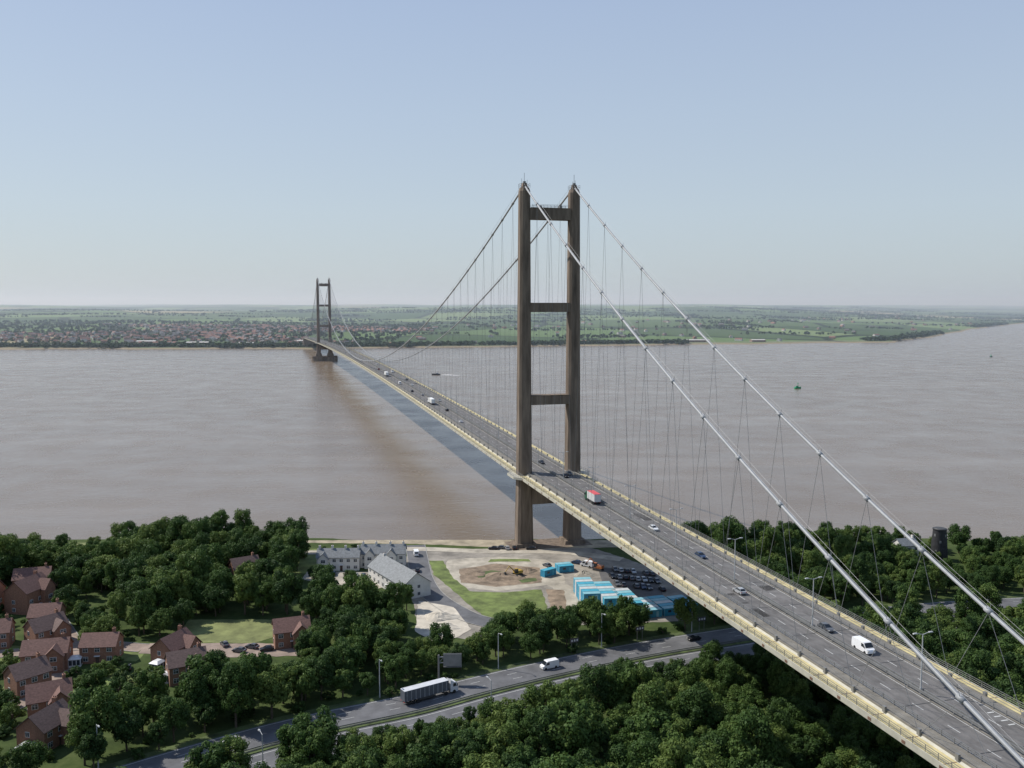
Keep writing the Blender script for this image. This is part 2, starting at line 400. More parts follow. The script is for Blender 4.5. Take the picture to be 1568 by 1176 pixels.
CARS=[car_mesh(c,n) for n,c in(('silver',(0.42,0.43,0.44)),('black',(0.025,0.025,0.03)),('white',(0.75,0.75,0.74)),('blue',(0.035,0.06,0.12)),('red',(0.22,0.03,0.03)),('grey',(0.12,0.125,0.135)))]
def van_mesh(col=(0.8,0.8,0.8),nm='white'):
    p=mat('van_paint_'+nm,col,0.3,var=0.03); mb=MB()
    mb.prof([(-2.65,0.4),(-2.7,1.0),(-2.6,2.25),(-2.4,2.38),(1.1,2.38),(1.45,2.2),(2.0,1.35),(2.6,1.12),(2.75,0.85),(2.75,0.4),(2.3,0.28),(-2.4,0.28)],0.94,0)
    mb.add([(-.84,1.44,2.26),(.84,1.44,2.26),(.88,2.06,1.38),(-.88,2.06,1.38)],[(0,1,2,3)],1)
    mb.v[-4:]=[(a,bb+0.05,c+0.03) for a,bb,c in mb.v[-4:]]
    for sg in(-1,1):
        mb.add([(sg*.965,.55,1.35),(sg*.965,1.75,1.35),(sg*.965,1.3,2.05),(sg*.965,.55,2.05)],[(0,1,2,3)],1)
        mb.box((sg*1.06,1.6,1.5),(.22,.16,.3),0,4); mb.box((sg*.7,2.72,.9),(.4,.12,.24),0,3); mb.box((sg*.85,-2.66,1.1),(.16,.1,.5),0,5)
    mb.add([(-.7,-2.69,1.4),(.7,-2.69,1.4),(.7,-2.64,2.0),(-.7,-2.64,2.0)],[(0,1,2,3)],1)
    wheels(mb,(-1.6,1.75),0.95,0.36,2)
    return mb.mesh('van',[p,M_glass,M_tyre,M_light,M_dark,M_redl])
VAN=van_mesh(); 
def lorry_mesh(cab,box,top,L,nm,artic=True,rib=0):
    pc=mat('lorry_cab_'+nm,cab,0.35,var=0.05); pb=mat('lorry_box_'+nm,box,0.5,var=0.08); pt=mat('lorry_roof_'+nm,top,0.6,var=0.08)
    mb=MB(); f=L/2
    mb.prof([(f-2.3,0.6),(f-2.3,3.1),(f-0.7,3.1),(f-0.15,2.2),(f,1.6),(f,0.5),(f-0.3,0.4)],1.2,0)
    mb.add([(-1.1,f-.62,3.0),(1.1,f-.62,3.0),(1.12,f-.1,2.2),(-1.12,f-.1,2.2)],[(0,1,2,3)],3); mb.v[-4:]=[(a,q+.07,c+.05) for a,q,c in mb.v[-4:]]
    mb.prof([(f-2.3,3.1),(f-2.25,3.8),(f-1.0,3.1)],1.1,0)
    for sg in(-1,1):
        mb.add([(sg*1.215,f-1.5,1.9),(sg*1.215,f-.5,1.9),(sg*1.215,f-.75,2.8),(sg*1.215,f-1.5,2.8)],[(0,1,2,3)],3)
        mb.box((sg*1.35,f-.3,2.3),(.2,.15,.7),0,4); mb.box((sg*.9,f+.0,.8),(.4,.1,.25),0,6)
    bl=L-2.9
    mb.box((0,-f+bl/2,2.55),(2.5,bl,2.7),0,1); mb.box((0,-f+bl/2,3.95),(2.44,bl-.06,.1),0,2)
    for k in range(int(bl/1.3)):
        for sg in(-1,1): mb.box((sg*1.262,-f+0.7+k*1.3,2.55),(.03,.08,2.6),0,2 if rib else 1)
    mb.box((0,-0.6,0.95),(0.9,L-1.6,0.35),0,4)
    for sg in(-1,1): mb.box((sg*1.2,-f+bl*.5,.85),(.06,bl*.4,.5),0,4); mb.box((sg*.9,-f-.03,1.0),(.4,.08,.2),0,7)
    ws=[f-1.2,f-3.6,-f+1.4,-f+2.7]+([-f+4.0] if artic else [])
    wheels(mb,ws,1.22,0.5,5)
    return mb.mesh('lorry',[pc,pb,pt,M_glass,M_dark,M_tyre,M_light,M_redl])
L_red=lorry_mesh((0.02,0.10,0.05),(0.55,0.55,0.54),(0.58,0.08,0.09),10.5,'red',False)
L_white=lorry_mesh((0.7,0.7,0.7),(0.72,0.72,0.7),(0.75,0.75,0.74),15,'white')
L_grey=lorry_mesh((0.65,0.66,0.68),(0.10,0.11,0.13),(0.55,0.56,0.58),16,'grey',rib=1)
def on_deck(name,me,s,l,rev=False):
    z=deck_z(s)-0.1; link(name,me,None,Bp(s,l,z),math.atan2(by,bx)-math.pi/2+(math.pi if rev else 0))
on_deck('lorry',L_red,-61,-2.6)
on_deck('car',CARS[2],-104,2.3,True); on_deck('car',CARS[3],-136.5,2.3,True); on_deck('car',CARS[0],-168,-3.0)
on_deck('car',CARS[5],-196.5,2.6,True); on_deck('van',VAN,-209,3.0,True)
on_deck('car',CARS[2],153,-5.4); on_deck('lorry',L_white,248,-5.6); on_deck('lorry',L_white,480,-5.6)
for s,l,c,rv in((-14,3,1,True),(-9,6.4,5,True),(18,2.6,1,True),(208,-2.6,1,False),(262,3,0,True),(330,-5.6,1,False),(380,2.6,2,True),(560,-2.6,4,False),(640,5.8,2,True),(700,-5.6,2,False),(900,-5.6,0,False),(1100,2.6,2,True),(1300,-5,1,False),(300,-2.7,0,False),(430,6,1,True),(-320,-3,1,False)):
    on_deck('car',CARS[c],s,l,rv)
on_deck('van',VAN,395,-5.6); on_deck('van',VAN,520,5.6,True)

# ------------------------------------------------------------------ roads and site sheets
M_gravel=mat('site_gravel',(0.25,0.225,0.19),0.95,var=0.3,scale=0.12)
M_track=mat('pale_track',(0.38,0.34,0.275),0.95,var=0.25,scale=0.15)
M_chalk=mat('chalk_ground',(0.50,0.45,0.37),0.95,var=0.15,scale=0.3)
M_dirt=mat('bare_earth',(0.22,0.165,0.115),0.95,var=0.35,scale=0.25)
M_grass=mat('mown_grass',(0.12,0.155,0.042),0.95,var=0.35,scale=0.2)
M_lawn=mat('lawn_grass',(0.165,0.18,0.065),0.95,var=0.3,scale=0.15)
M_rough=mat('rough_verge_grass',(0.07,0.095,0.03),0.95,var=0.4,scale=0.3)
M_sand=mat('shore_sand',(0.32,0.27,0.19),0.95,var=0.25,scale=0.2)
M_carp=mat('car_park_tarmac',(0.10,0.095,0.095),0.9,var=0.2,scale=0.2)
M_drive=mat('driveway_block_paving',(0.27,0.205,0.165),0.9,var=0.2,scale=0.3)
M_kerb=mat('kerb_concrete',(0.30,0.29,0.27),0.9)
def sheet(name,pts,k,mt,parent=None):
    z=GZ+0.02*k; me=bpy.data.meshes.new(name)
    out=[]; n=len(pts)
    for i in range(n):
        a=Vector((*pts[i],0)); c=Vector((*pts[(i+1)%n],0)); L=(c-a).length; q=max(1,int(L/2.2))
        for j in range(q):
            p=a.lerp(c,j/q)
            if mt not in(M_carp,): p+=Vector((random.uniform(-.35,.35),random.uniform(-.35,.35),0))
            out.append((p.x,p.y,z))
    me.from_pydata(out,[],[tuple(range(len(out)))]); me.materials.append(mt); me.update()
    if me.polygons[0].normal.z<0: me.flip_normals()
    return link(name,me,parent)
def smooth_pts(pts,step=3.0):
    out=[]
    P_=[Vector(p) for p in pts]; P_=[P_[0]*2-P_[1]]+P_+[P_[-1]*2-P_[-2]]
    for i in range(1,len(P_)-2):
        n=max(2,int((P_[i+1]-P_[i]).length/step))
        for j in range(n):
            t=j/n; a,b_,c,d=P_[i-1],P_[i],P_[i+1],P_[i+2]
            out.append(0.5*((2*b_)+(c-a)*t+(2*a-5*b_+4*c-d)*t*t+(3*b_-a-3*c+d)*t**3))
    out.append(P_[-2]); return out
def strip(mb,pts,l0,l1,z,m=0,z1=None,sel=None):
    n=len(pts); vs=[];fs=[]
    for i,p in enumerate(pts):
        d=(pts[min(i+1,n-1)]-pts[max(i-1,0)]).normalized(); nrm=Vector((-d.y,d.x))
        a=p+nrm*l0; c=p+nrm*l1; vs+=[(a.x,a.y,z),(c.x,c.y,z if z1 is None else z1)]
    for i in range(n-1):
        if sel and not sel(i): continue
        fs.append((2*i,2*i+1,2*i+3,2*i+2))
    mb.add(vs,fs,m)
def road(name,pts,w,k,mt,marks=False,kerb=False):
    sp=smooth_pts([Vector(p) for p in pts],2.5); mb=MB(); z=GZ+0.02*k
    strip(mb,sp,w/2,-w/2,z,0)
    if kerb:
        for a in(w/2,-w/2-0.25): strip(mb,sp,a+0.25,a,z+0.12,1); strip(mb,sp,a if a>0 else a+.25,a if a>0 else a+.25,z,1,z+0.12)
    return mb.obj(name,[mt,M_kerb]),sp
HW=[(-330,-60),(-260,10),(-190,80),(-140,130),(-98,172),(-66,198),(-46,211),(-24,222),(-7,233),(14,245),(42,259),(72,271),(112,286),(170,300),(260,305),(420,290)]
sp=smooth_pts([Vector(p) for p in HW],3.0)
mb=MB(); z=GZ+0.06
strip(mb,sp,12.0,1.1,z,0); strip(mb,sp,-1.1,-12.0,z,0); strip(mb,sp,1.1,-1.1,z+0.12,1)
for a in(1.1,-1.1): strip(mb,sp,a,a,z,1,z+0.12)
for l in(11.4,2.0,-2.0,-11.4): strip(mb,sp,l+.09,l-.09,z+0.01,2)
for l in(5.2,8.4,-5.2,-8.4): strip(mb,sp,l+.07,l-.07,z+0.01,2,sel=lambda i:i%4==0)
for l in(0.5,-0.5): strip(mb,sp,l+.04,l-.04,z+0.8,3); strip(mb,sp,l,l,z+0.5,3,z+0.8)
strip(mb,sp,14.5,12.0,GZ+0.03,4); strip(mb,sp,-12.0,-14.5,GZ+0.03,4)
mb.obj('dual_carriageway_road',[M_asph2,M_rough,M_white,M_rail,M_rough])
HWP=np.array([(p.x,p.y) for p in sp])
def hw_at(x):
    i=int(np.argmin(np.abs(HWP[:,0]-x))); d=HWP[min(i+1,len(HWP)-1)]-HWP[i-1]; return HWP[i],math.atan2(d[1],d[0])
def on_hw(name,me,x,l,rev=False):
    p,a=hw_at(x); link(name,me,None,(p[0]-math.sin(a)*l,p[1]+math.cos(a)*l,GZ+0.06),a-math.pi/2+(math.pi if rev else 0))
on_hw('articulated_lorry',L_grey,-17,6.8,False)
on_hw('van',VAN,14,6.8,True); on_hw('car',CARS[0],-64,7,True); on_hw('car',CARS[1],60,7,True)

sheet('construction_site_ground',[(-44,377),(34,380),(48,362),(67,330),(60,290),(22,286),(-4,282),(-12,272),(-30,280),(-34,305),(-42,335)],1,M_gravel)
sheet('shore_path',[(-95,388),(-40,386),(10,378),(60,382),(60,392),(10,393),(-40,393),(-95,392)],1.5,M_sand)
sheet('car_park',[(34,352),(56,343),(54,312),(34,312)],2,M_carp)
sheet('pale_track_loop',[(-26,362),(-5,366),(14,362),(20,350),(20,330),(24,322),(23,300),(16,298),(15,325),(13,328),(-5,321),(-21,326),(-27,345)],2,M_track)
sheet('bare_earth_mound',[(-21,348),(-6.4,356),(11,350),(11.5,331),(-5.8,326),(-19,331)],3,M_dirt)
sheet('grass_strip',[(-9,362.5),(7,362.5),(8,359),(-10,358.5)],3,M_grass)
sheet('grass_plot',[(-19,321),(-3,319),(11,323),(12.5,297),(2,290),(-8.5,293),(-16,308)],3.5,M_grass)
sheet('grass_strip',[(-34,360),(-28,360),(-23,338),(-14,318),(-7,298),(-10,295),(-20,318),(-30,340)],3,M_grass)
sheet('bare_earth_patch',[(12.5,323),(19,322),(19,298),(13.5,297)],4,M_dirt)
sheet('weed_patch',[(-15,343),(-8,347),(-2,344),(-6,338),(-13,337)],3.7,M_rough)
sheet('weed_patch',[(2,335),(9,337),(10,333),(4,331)],3.7,M_rough)
road('site_access_road',[(-42,384),(-39,365),(-34,335),(-27,313),(-14,293),(0,284)],8,4,M_asph2,kerb=True)
road('shore_road',[(-90,372),(-60,374),(-42,378),(-10,374),(20,373),(45,362)],6,4.5,M_track)
sheet('chalk_yard',[(-33,310),(-20,303),(-13,282),(-22,268),(-31,280)],5,M_chalk)
sheet('cottage_car_park',[(-80,345),(-46,345),(-40,332),(-52,322),(-80,335)],2,M_track)
sheet('lawn',[(-107,291),(-78,291),(-74,276),(-80,270),(-105,271)],2,M_lawn)
sheet('driveway',[(-112,270),(-76,270),(-60,268),(-60,260),(-84,259),(-112,262)],3,M_drive)
sheet('lawn',[(-102,378),(-78,378),(-76,342),(-98,345)],1,M_grass)
sheet('meadow',[(-230,388),(-165,388),(-165,350),(-230,350)],1,M_lawn)
road('estate_road',[(-190,252),(-150,262),(-128,268),(-112,266)],6,3.5,M_drive,kerb=True)
road('estate_road',[(-140,205),(-128,232),(-132,262),(-150,290)],5.5,3.2,M_drive,kerb=True)
for (cx,cy) in((-131,238),(-112,240),(-150,262),(-118,262),(-108,216)):
    sheet('garden_lawn',[(cx-8,cy-6),(cx+8,cy-6),(cx+8,cy+6),(cx-8,cy+6)],1.2,M_grass)

# ------------------------------------------------------------------ buildings
M_brick=mat('red_brick',(0.25,0.13,0.085),0.9,var=0.18,scale=2.0)
M_tile=mat('roof_tile_red',(0.155,0.084,0.068),0.85,var=0.25,scale=1.5,stretch=(1,1,3))
M_tile2=mat('roof_tile_brown',(0.13,0.085,0.073),0.85,var=0.25,scale=1.5,stretch=(1,1,3))
M_slate=mat('roof_slate',(0.17,0.18,0.185),0.7,var=0.2,scale=1.2)
M_render=mat('white_render',(0.62,0.60,0.56),0.85,var=0.08,scale=0.5)
M_frame=mat('window_frame_white',(0.65,0.65,0.65),0.5,var=0.03)
M_wing=mat('window_glass',(0.04,0.05,0.06),0.15,var=0.1)
M_door=mat('door_dark',(0.08,0.05,0.04),0.6)
def gable(w,d,h,rh,c=(0,0),z0=0,ridge_x=True,ov=0.35):
    wm=MB(); rm=MB()
    if ridge_x: tr=lambda a,b_,z:(c[0]+a,c[1]+b_,z0+z)
    else: tr=lambda a,b_,z:(c[0]-b_,c[1]+a,z0+z)
    hx,hy=w/2,d/2
    vs=[tr(-hx,-hy,0),tr(hx,-hy,0),tr(hx,hy,0),tr(-hx,hy,0),tr(-hx,-hy,h),tr(hx,-hy,h),tr(hx,hy,h),tr(-hx,hy,h),tr(-hx,0,h+rh),tr(hx,0,h+rh)]
    wm.add(vs,[(0,1,5,4),(1,2,6,9,5),(2,3,7,6),(3,0,4,8,7)])
    sl=rh/hy; ex=hx+ov; ey=hy+ov; t=0.18
    for sg in(-1,1):
        p=[(-ex,sg*ey,h-ov*sl+.05),(ex,sg*ey,h-ov*sl+.05),(ex,0,h+rh+.05),(-ex,0,h+rh+.05)]
        q=[(a,b_,z+t) for a,b_,z in p]
        rm.add([tr(*v) for v in p+q],[(3,2,1,0),(4,5,6,7),(0,1,5,4),(1,2,6,5),(2,3,7,6),(3,0,4,7)])
    return wm,rm
def window(mb,x,y,z,w,h,face):
    a={0:(0,-1),1:(1,0),2:(0,1),3:(-1,0)}[face]
    if face in(0,2):
        mb.box((x,y+a[1]*.03,z),(w+.2,.06,h+.2),0,0); mb.box((x,y+a[1]*.075,z),(w,.03,h),0,1); mb.box((x,y+a[1]*.1,z),(.07,.03,h),0,0); mb.box((x,y+a[1]*.1,z+h*.18),(w,.025,.06),0,0)
    else:
        mb.box((x+a[0]*.03,y,z),(.06,w+.2,h+.2),0,0); mb.box((x+a[0]*.075,y,z),(.03,w,h),0,1); mb.box((x+a[0]*.1,y,z),(.03,.07,h),0,0)
def building(name,x,y,rot,w,d,h,rh,wall,roof,wings=(),chim=(),conserv=None,storeys=2,nw=3):
    e=empty(name,(x,y,GZ),rot)
    W,Rf=gable(w,d,h,rh); wn=MB()
    W.obj('walls',[wall],parent=e); Rf.obj('roof',[roof],parent=e)
    for st in range(storeys):
        zz=1.45+st*2.65
        for i in range(nw):
            xx=-w/2+w*(i+.5)/nw
            for fc,yy in((0,-d/2),(2,d/2)):
                if st==0 and i==nw//2 and fc==0: continue
                window(wn,xx,yy,zz,1.25,1.15,fc)
        for fc,xx in((1,w/2),(3,-w/2)): window(wn,xx,0.8,zz,1.0,1.1,fc)
    for k,(cx,cy,ww,dd) in enumerate(wings):
        W2,R2=gable(ww,dd,h-.3,rh*.8,(cx,cy),0,False)
        W2.obj('wing_walls',[wall],parent=e); R2.obj('wing_roof',[roof],parent=e)
        yy=cy-ww/2
        for st in range(storeys): window(wn,cx,yy,1.45+st*2.65,1.6,1.15,0)
    wn.obj('windows',[M_frame,M_wing],parent=e)
    dm=MB(); xx=-w/2+w*(nw//2+.5)/nw; dm.box((xx,-d/2-.04,1.05),(1.0,.08,2.1),0,0); dm.box((xx,-d/2-.35,2.35),(1.6,.7,.12),0,1); dm.obj('door',[M_door,M_frame],parent=e)
    cm=MB()
    for (cx,cy) in chim:
        cm.box((cx,cy,h+rh*.75+.6),(.75,1.1,2.6),0,0)
        for o in(-.25,.25): cm.cyl((cx,cy+o,h+rh*.75+1.9),(cx,cy+o,h+rh*.75+2.3),.13,.11,8,1)
    if chim: cm.obj('chimneys',[wall if wall is M_render else M_brick,M_tile],parent=e)
    if conserv:
        cc=MB(); cx,cy=conserv; cc.box((cx,cy,1.2),(3.4,3.0,2.3),0,0); cc.box((cx,cy,2.6),(3.6,3.2,.6),0,0,0.5)
        for o in(-1,0,1):
            cc.box((cx+o*1.05,cy-1.52,1.35),(.85,.03,1.5),0,1)
            cc.box((cx-1.72,cy+o*.9,1.35),(.03,.75,1.5),0,1); cc.box((cx+1.72,cy+o*.9,1.35),(.03,.75,1.5),0,1)
        cc.obj('conservatory',[M_frame,M_wing],parent=e)
    return e
houses=[(-68,270,.35,10.5,8,5.2,3.0,M_tile,1,(4.2,-5.5)),(-99,256,1.2,10,8,5.2,3.2,M_tile,1,(-6.6,0)),(-91,244,.5,10,8,5.2,3.0,M_tile2,1,(-6,0)),
 (-121,258,.1,10,7.5,5,2.8,M_tile,0,None),(-134,252,.25,12,8,5.2,3.0,M_tile,1,(7.6,-1)),(-144,271,.9,10,8,5.2,3.1,M_tile2,1,None),
 (-150,283,.2,9,8,5.2,3.0,M_tile,0,(0,-5.5)),(-166,302,1.35,12,9,7.4,3.6,M_tile,1,None),(-182,297,.1,17,9,7.6,3.6,M_tile2,1,None),
 (-118,222,.5,10,8,5.2,3.2,M_tile,1,None),(-111,207,1.3,10,8,5.2,3.2,M_tile2,1,(-6.5,0)),(-126,196,.3,10,8,5.2,3.0,M_tile,0,None),(-102,336,.6,10,8,5.2,3.2,M_tile2,0,None),
 (-172,262,.4,10,8,5.2,3.1,M_tile,1,None),(-163,240,1.1,10,8,5.2,3.1,M_tile2,0,None),(-145,226,.2,10,8,5.2,3.1,M_tile,1,None),(-175,322,.3,12,8,5.4,3.0,M_tile,0,None),
 (-131,236,.9,9,8,5.2,3.0,M_tile2,0,None),(-158,268,.3,9,8,5.2,3.0,M_tile,0,None)]
for (x,y,a,w,d,h,rh,rf_,wg,cs) in houses:
    building('brick_house',x,y,a,w,d,h,rh,M_brick,rf_,wings=((w*.24,-d/2,3.6,5.0),) if wg else (),chim=((w*.35,.6),),conserv=cs,nw=3 if w<14 else 5)
building('white_cottage_row',-68.5,350,.03,16.5,7.5,5.3,2.6,M_render,M_slate,wings=((-5.5,-3.6,3,4),),chim=((-7.6,0),(-2.6,0),(2.6,0),(7.6,0)),nw=6)
building('white_cottage_row',-51.5,354,.03,17.5,7.5,5.6,2.8,M_render,M_slate,wings=((3.5,-3.6,3,4),(-5,-3.6,3,4)),chim=((-8,0),(-2.8,0),(2.8,0),(8,0)),nw=6)
building('slate_roof_workshop',-42,326,-1.0,30,11,5.0,4.0,M_render,M_slate,wings=(),chim=((-12,0),),nw=8)
mb=MB()
Mblk=mat('tarred_brick',(0.022,0.022,0.024),0.7,var=0.3,scale=0.8)
mb.cyl((0,0,0),(0,0,12.6),3.5,2.6,28,0); mb.cyl((0,0,12.6),(0,0,12.95),2.8,2.8,28,0); mb.cyl((0,0,12.95),(0,0,13.2),2.45,2.2,28,1)
for i,(a,zz) in enumerate(((3.9,4),(4.4,8),(5.2,10.5),(3.6,10.5))):
    rr_=3.5-.9*zz/12.6+.02; mb.box((rr_*math.cos(a),rr_*math.sin(a),zz),(.12,.7,1.0),a,2)
o=mb.obj('windmill_tower',[Mblk,M_dark,M_rail]); o.location=(175,362,GZ)
building('white_mill_cottage',163,366,.2,8,6,5.5,2.2,M_render,M_slate,chim=((3,0),),nw=3)

def cont_mesh(col,nm,top):
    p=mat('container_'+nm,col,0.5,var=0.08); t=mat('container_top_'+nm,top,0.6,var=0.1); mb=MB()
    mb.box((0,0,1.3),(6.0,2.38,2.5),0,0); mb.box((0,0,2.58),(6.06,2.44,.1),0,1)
    for k in range(16):
        for sg in(-1,1): mb.box((-2.8+k*.373,sg*1.2,1.3),(.17,.05,2.3),0,0)
    for sx in(-1,1):
        for sy in(-1,1): mb.box((sx*2.98,sy*1.17,1.3),(.14,.14,2.6),0,1)
    mb.box((-1,-1.235,1.6),(1.2,.04,.8),0,3); mb.box((1.4,-1.235,1.1),(.9,.04,2.0),0,1)
    for sy in(-.6,.6): mb.cyl((3.04,sy,.2),(3.04,sy,2.4),.03,n=4,m=2)
    return mb.mesh('site_cabin',[p,t,M_rail,M_wing])
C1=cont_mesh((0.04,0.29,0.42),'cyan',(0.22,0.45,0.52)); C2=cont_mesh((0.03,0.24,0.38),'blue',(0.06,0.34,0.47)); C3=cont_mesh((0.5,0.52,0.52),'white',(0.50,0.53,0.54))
def cabins(x,y,n,rot,st,cyc,dy=2.75,stack=1):
    for i in range(n):
        for k in range(stack):
            link('site_cabin',cyc[i%len(cyc)],None,(x-math.sin(rot)*i*dy+math.cos(rot)*st,y+math.cos(rot)*i*dy+math.sin(rot)*st,GZ+.05+k*2.65),rot)
cabins(27.5,303,7,.12,0,[C1,C2,C3],stack=2); cabins(34,298,7,.12,0,[C1,C3,C2],stack=2); cabins(40.5,293,6,.2,0,[C2,C1,C3],stack=2); cabins(47,294,5,.25,0,[C1,C3],stack=1)
cabins(53.5,296,5,.3,0,[C1,C2,C3]); cabins(60,299,4,.35,0,[C2,C1]); cabins(21,345,2,.3,0,[C2,C1],stack=1); cabins(14,340,1,.7,0,[C2])
PK=[CARS[1],CARS[5],CARS[1],CARS[3],CARS[0],CARS[5]]
for r_ in range(3):
    for k in range(8):
        if random.random()<0.28: continue
        link('parked_car',random.choice(PK),None,(38+k*2.3+r_*0.5+random.uniform(-.2,.2),347-r_*9.5-k*0.9,GZ+.05),0.15+random.uniform(-.06,.06)+(math.pi if random.random()<.5 else 0))
for (x,y,a) in((-8,377,1.5),(-5,378,1.4),(-2,377.5,.2),(1,378,.1),(8,377,1.6),(-72,340,.1),(-69,340.5,.1),(-60,338.5,.1),(-57,338,.1),(-75,339,.2),(-82,263,1.3),(-79,266,1.2),(-74,264,1.9),(-88,268,.6),(-140,262,1.1),(-110,250,.4),(-37,345,.1),(14,352,.6),(26,356,1.0)):
    link('parked_car',random.choice(PK+[CARS[2]]),None,(x,y,GZ+.09),a)
for (x,y,a) in((30,352,1.0),(-40,368,.2)): link('parked_van',VAN,None,(x,y,GZ+.09),a)
M_or=mat('plant_orange',(0.40,0.13,0.04),0.5); M_yel=mat('plant_yellow',(0.42,0.28,0.05),0.5)
def excav(pm):
    mb=MB()
    for sg in(-1,1): mb.prof([(-1.7,.0),(-2.0,.4),(-1.7,.85),(1.7,.85),(2.0,.4),(1.7,0)],.3,1,c=(sg*1.1,0,0))
    mb.box((0,-.4,1.5),(2.4,3.2,1.0),0,0,.95); mb.box((-.7,.9,2.1),(1.0,1.3,1.6),0,2,.85); mb.box((-.7,.9,2.95),(.95,1.2,.1),0,0)
    mb.cyl((.3,1.0,1.7),(.3,3.6,4.2),.25,.2,6,0); mb.cyl((.3,3.6,4.2),(.3,5.4,2.2),.18,.14,6,0); mb.box((.3,5.5,1.7),(.9,.8,.9),0,1,.7)
    return mb.mesh('excavator',[pm,M_dark,M_glass])
link('excavator',excav(M_or),None,(34,347,GZ+.05),1.0); link('excavator',excav(M_yel),None,(2,340,GZ+.08),2.2)
def heap(name,x,y,r,h,mt):
    n=22; vs=[(0,0,h)]; fs=[]
    for k in range(1,6):
        for i in range(n):
            a=2*math.pi*i/n; q=r*k/5*(1+.18*math.sin(3*a+x)+random.uniform(-.07,.07)); vs.append((q*math.cos(a),q*.7*math.sin(a),max(0,h*(1-(k/5)**1.4)+(random.uniform(-.12,.12)*h if k<5 else -.05))))
    for i in range(n): fs.append((0,1+i,1+(i+1)%n))
    for k in range(4):
        for i in range(n): fs.append((1+k*n+i,1+(k+1)*n+i,1+(k+1)*n+(i+1)%n,1+k*n+(i+1)%n))
    mb=MB(); mb.add(vs,fs); o=mb.obj(name,[mt]); o.location=(x,y,GZ+.06)
heap('spoil_heap',-4,338,8,1.6,M_dirt); heap('spoil_heap',6,345,4,1.3,M_dirt); heap('chalk_heap',-24,293,6,1.8,M_chalk); heap('chalk_heap',-22,284,5,1.4,M_chalk); heap('spoil_heap',28,341,4,1.8,M_track); heap('spoil_heap',-14,342,4,.9,M_dirt)

# road furniture
for x,l in((-30,13.5),(4,13.5),(-62,-13.5),(34,13.5),(62,13.5),(-85,13.5),(-14,-13.5)):
    p,a=hw_at(x); sg=1 if l>0 else -1
    link('street_lamp',LS,None,(p[0]-math.sin(a)*l,p[1]+math.cos(a)*l,GZ),a-sg*math.pi/2)
mb=MB()
mb.cyl((0,0,0),(0,0,8.2),.28,.24,10,0)
mb.cyl((0,0,7.6),(0,-6.2,7.6),.2,n=8,m=0); mb.cyl((0,0,6.0),(0,-6.2,6.0),.16,n=8,m=0)
for k in range(4): mb.cyl((0,-1.5*k,6.0),(0,-1.5*(k+1),7.6),.09,n=6,m=0)
mb.box((.3,-3.8,6.8),(.16,5.0,3.4),0,0); mb.box((.40,-3.8,6.8),(.04,4.9,3.3),0,1); mb.box((.0,-3.8,4.9),(1.0,5.0,.1),0,0)
mb.box((-.3,-3.8,6.8),(.10,5.0,3.4),0,0)
o=mb.obj('gantry_sign',[M_rail,M_dark]); p,a=hw_at(-13); o.location=(p[0]-math.sin(a)*13.2,p[1]+math.cos(a)*13.2,GZ); o.rotation_euler=(0,0,a+1.0)
def sgn():
    mb=MB()
    for sx in(-1,1): mb.cyl((sx*.9,0,0),(sx*.9,0,3.4),.07,n=6,m=0)
    mb.box((0,-.1,4.0),(3.0,.12,1.4),0,1); mb.box((0,-.17,4.0),(2.8,.02,1.2),0,2)
    for k in(-.9,0,.9): mb.box((k,-.19,4.0),(.5,.02,.6),0,3)
    return mb.mesh('road_sign',[M_rail,M_dark,M_dark,M_frame])
SG=sgn()
for x in(24,45,64): p,a=hw_at(x); link('road_sign',SG,None,(p[0]-math.sin(a)*13,p[1]+math.cos(a)*13,GZ),a)

# boats
Mg=mat('buoy_green',(0.02,0.28,0.13),0.5); Mh=mat('hull_dark',(0.06,0.07,0.09),0.5)
def hull(L,w,h,name,m0,m1,mast):
    mb=MB(); vs=[];n=9
    for z,k in((-.4,.7),(h,1)):
        for i in range(n):
            t=i/(n-1); hwid=w/2*k*min(1,2.2*(1-t)**.7) ; vs.append((-hwid,-L/2+L*t,z+(h*.4*t*t if z>0 else 0)))
        for i in range(n-1,-1,-1):
            t=i/(n-1); hwid=w/2*k*min(1,2.2*(1-t)**.7); vs.append((hwid,-L/2+L*t,z+(h*.4*t*t if z>0 else 0)))
    q=2*n; fs=[(i,(i+1)%q,q+(i+1)%q,q+i) for i in range(q)]+[tuple(range(q,2*q))]
    mb.add(vs,fs,0); mb.box((0,-L*.15,h+.9),(w*.6,L*.28,1.8),0,1,.85); mb.box((0,-L*.15,h+1.3),(w*.62,L*.29,.4),0,2,.95)
    mb.cyl((0,0,h),(0,0,h+mast),.12,.06,6,2 if m1 is not Mg else 1)
    if m1 is Mg: mb.cyl((0,0,h+mast-1.8),(0,0,h+mast),.8,.2,8,1); mb.cyl((-.8,.8,h),(0,0,h+mast*.7),.14,n=4,m=1); mb.cyl((.8,.8,h),(0,0,h+mast*.7),.14,n=4,m=1)
    return mb.obj(name,[m0,m1,M_glass])
o=hull(9,3.8,1.7,'navigation_buoy',Mg,Mg,6.0); o.location=(371,1165,0); o.rotation_euler=(0,0,-1.4)
o=hull(13,4,1.6,'motor_boat',Mh,M_frame,3.5); o.location=(-118,1395,0); o.rotation_euler=(0,0,1.75)
o=hull(9,3.4,1.2,'navigation_buoy',Mh,Mg,4.5); o.location=(1000,1880,0)
Mw=mat('wake_foam',(0.62,0.60,0.58),0.6,var=.15,scale=.3); mb=MB()
mb.add([(-111,1392.0,.06),(-84,1380,.06),(-78,1386,.06),(-108,1396,.06)],[(0,1,2,3)]); mb.add([(-111,1396.0,.07),(-96,1408,.07),(-90,1404,.07),(-108,1394,.07)],[(0,1,2,3)]); mb.obj('boat_wake',[Mw])

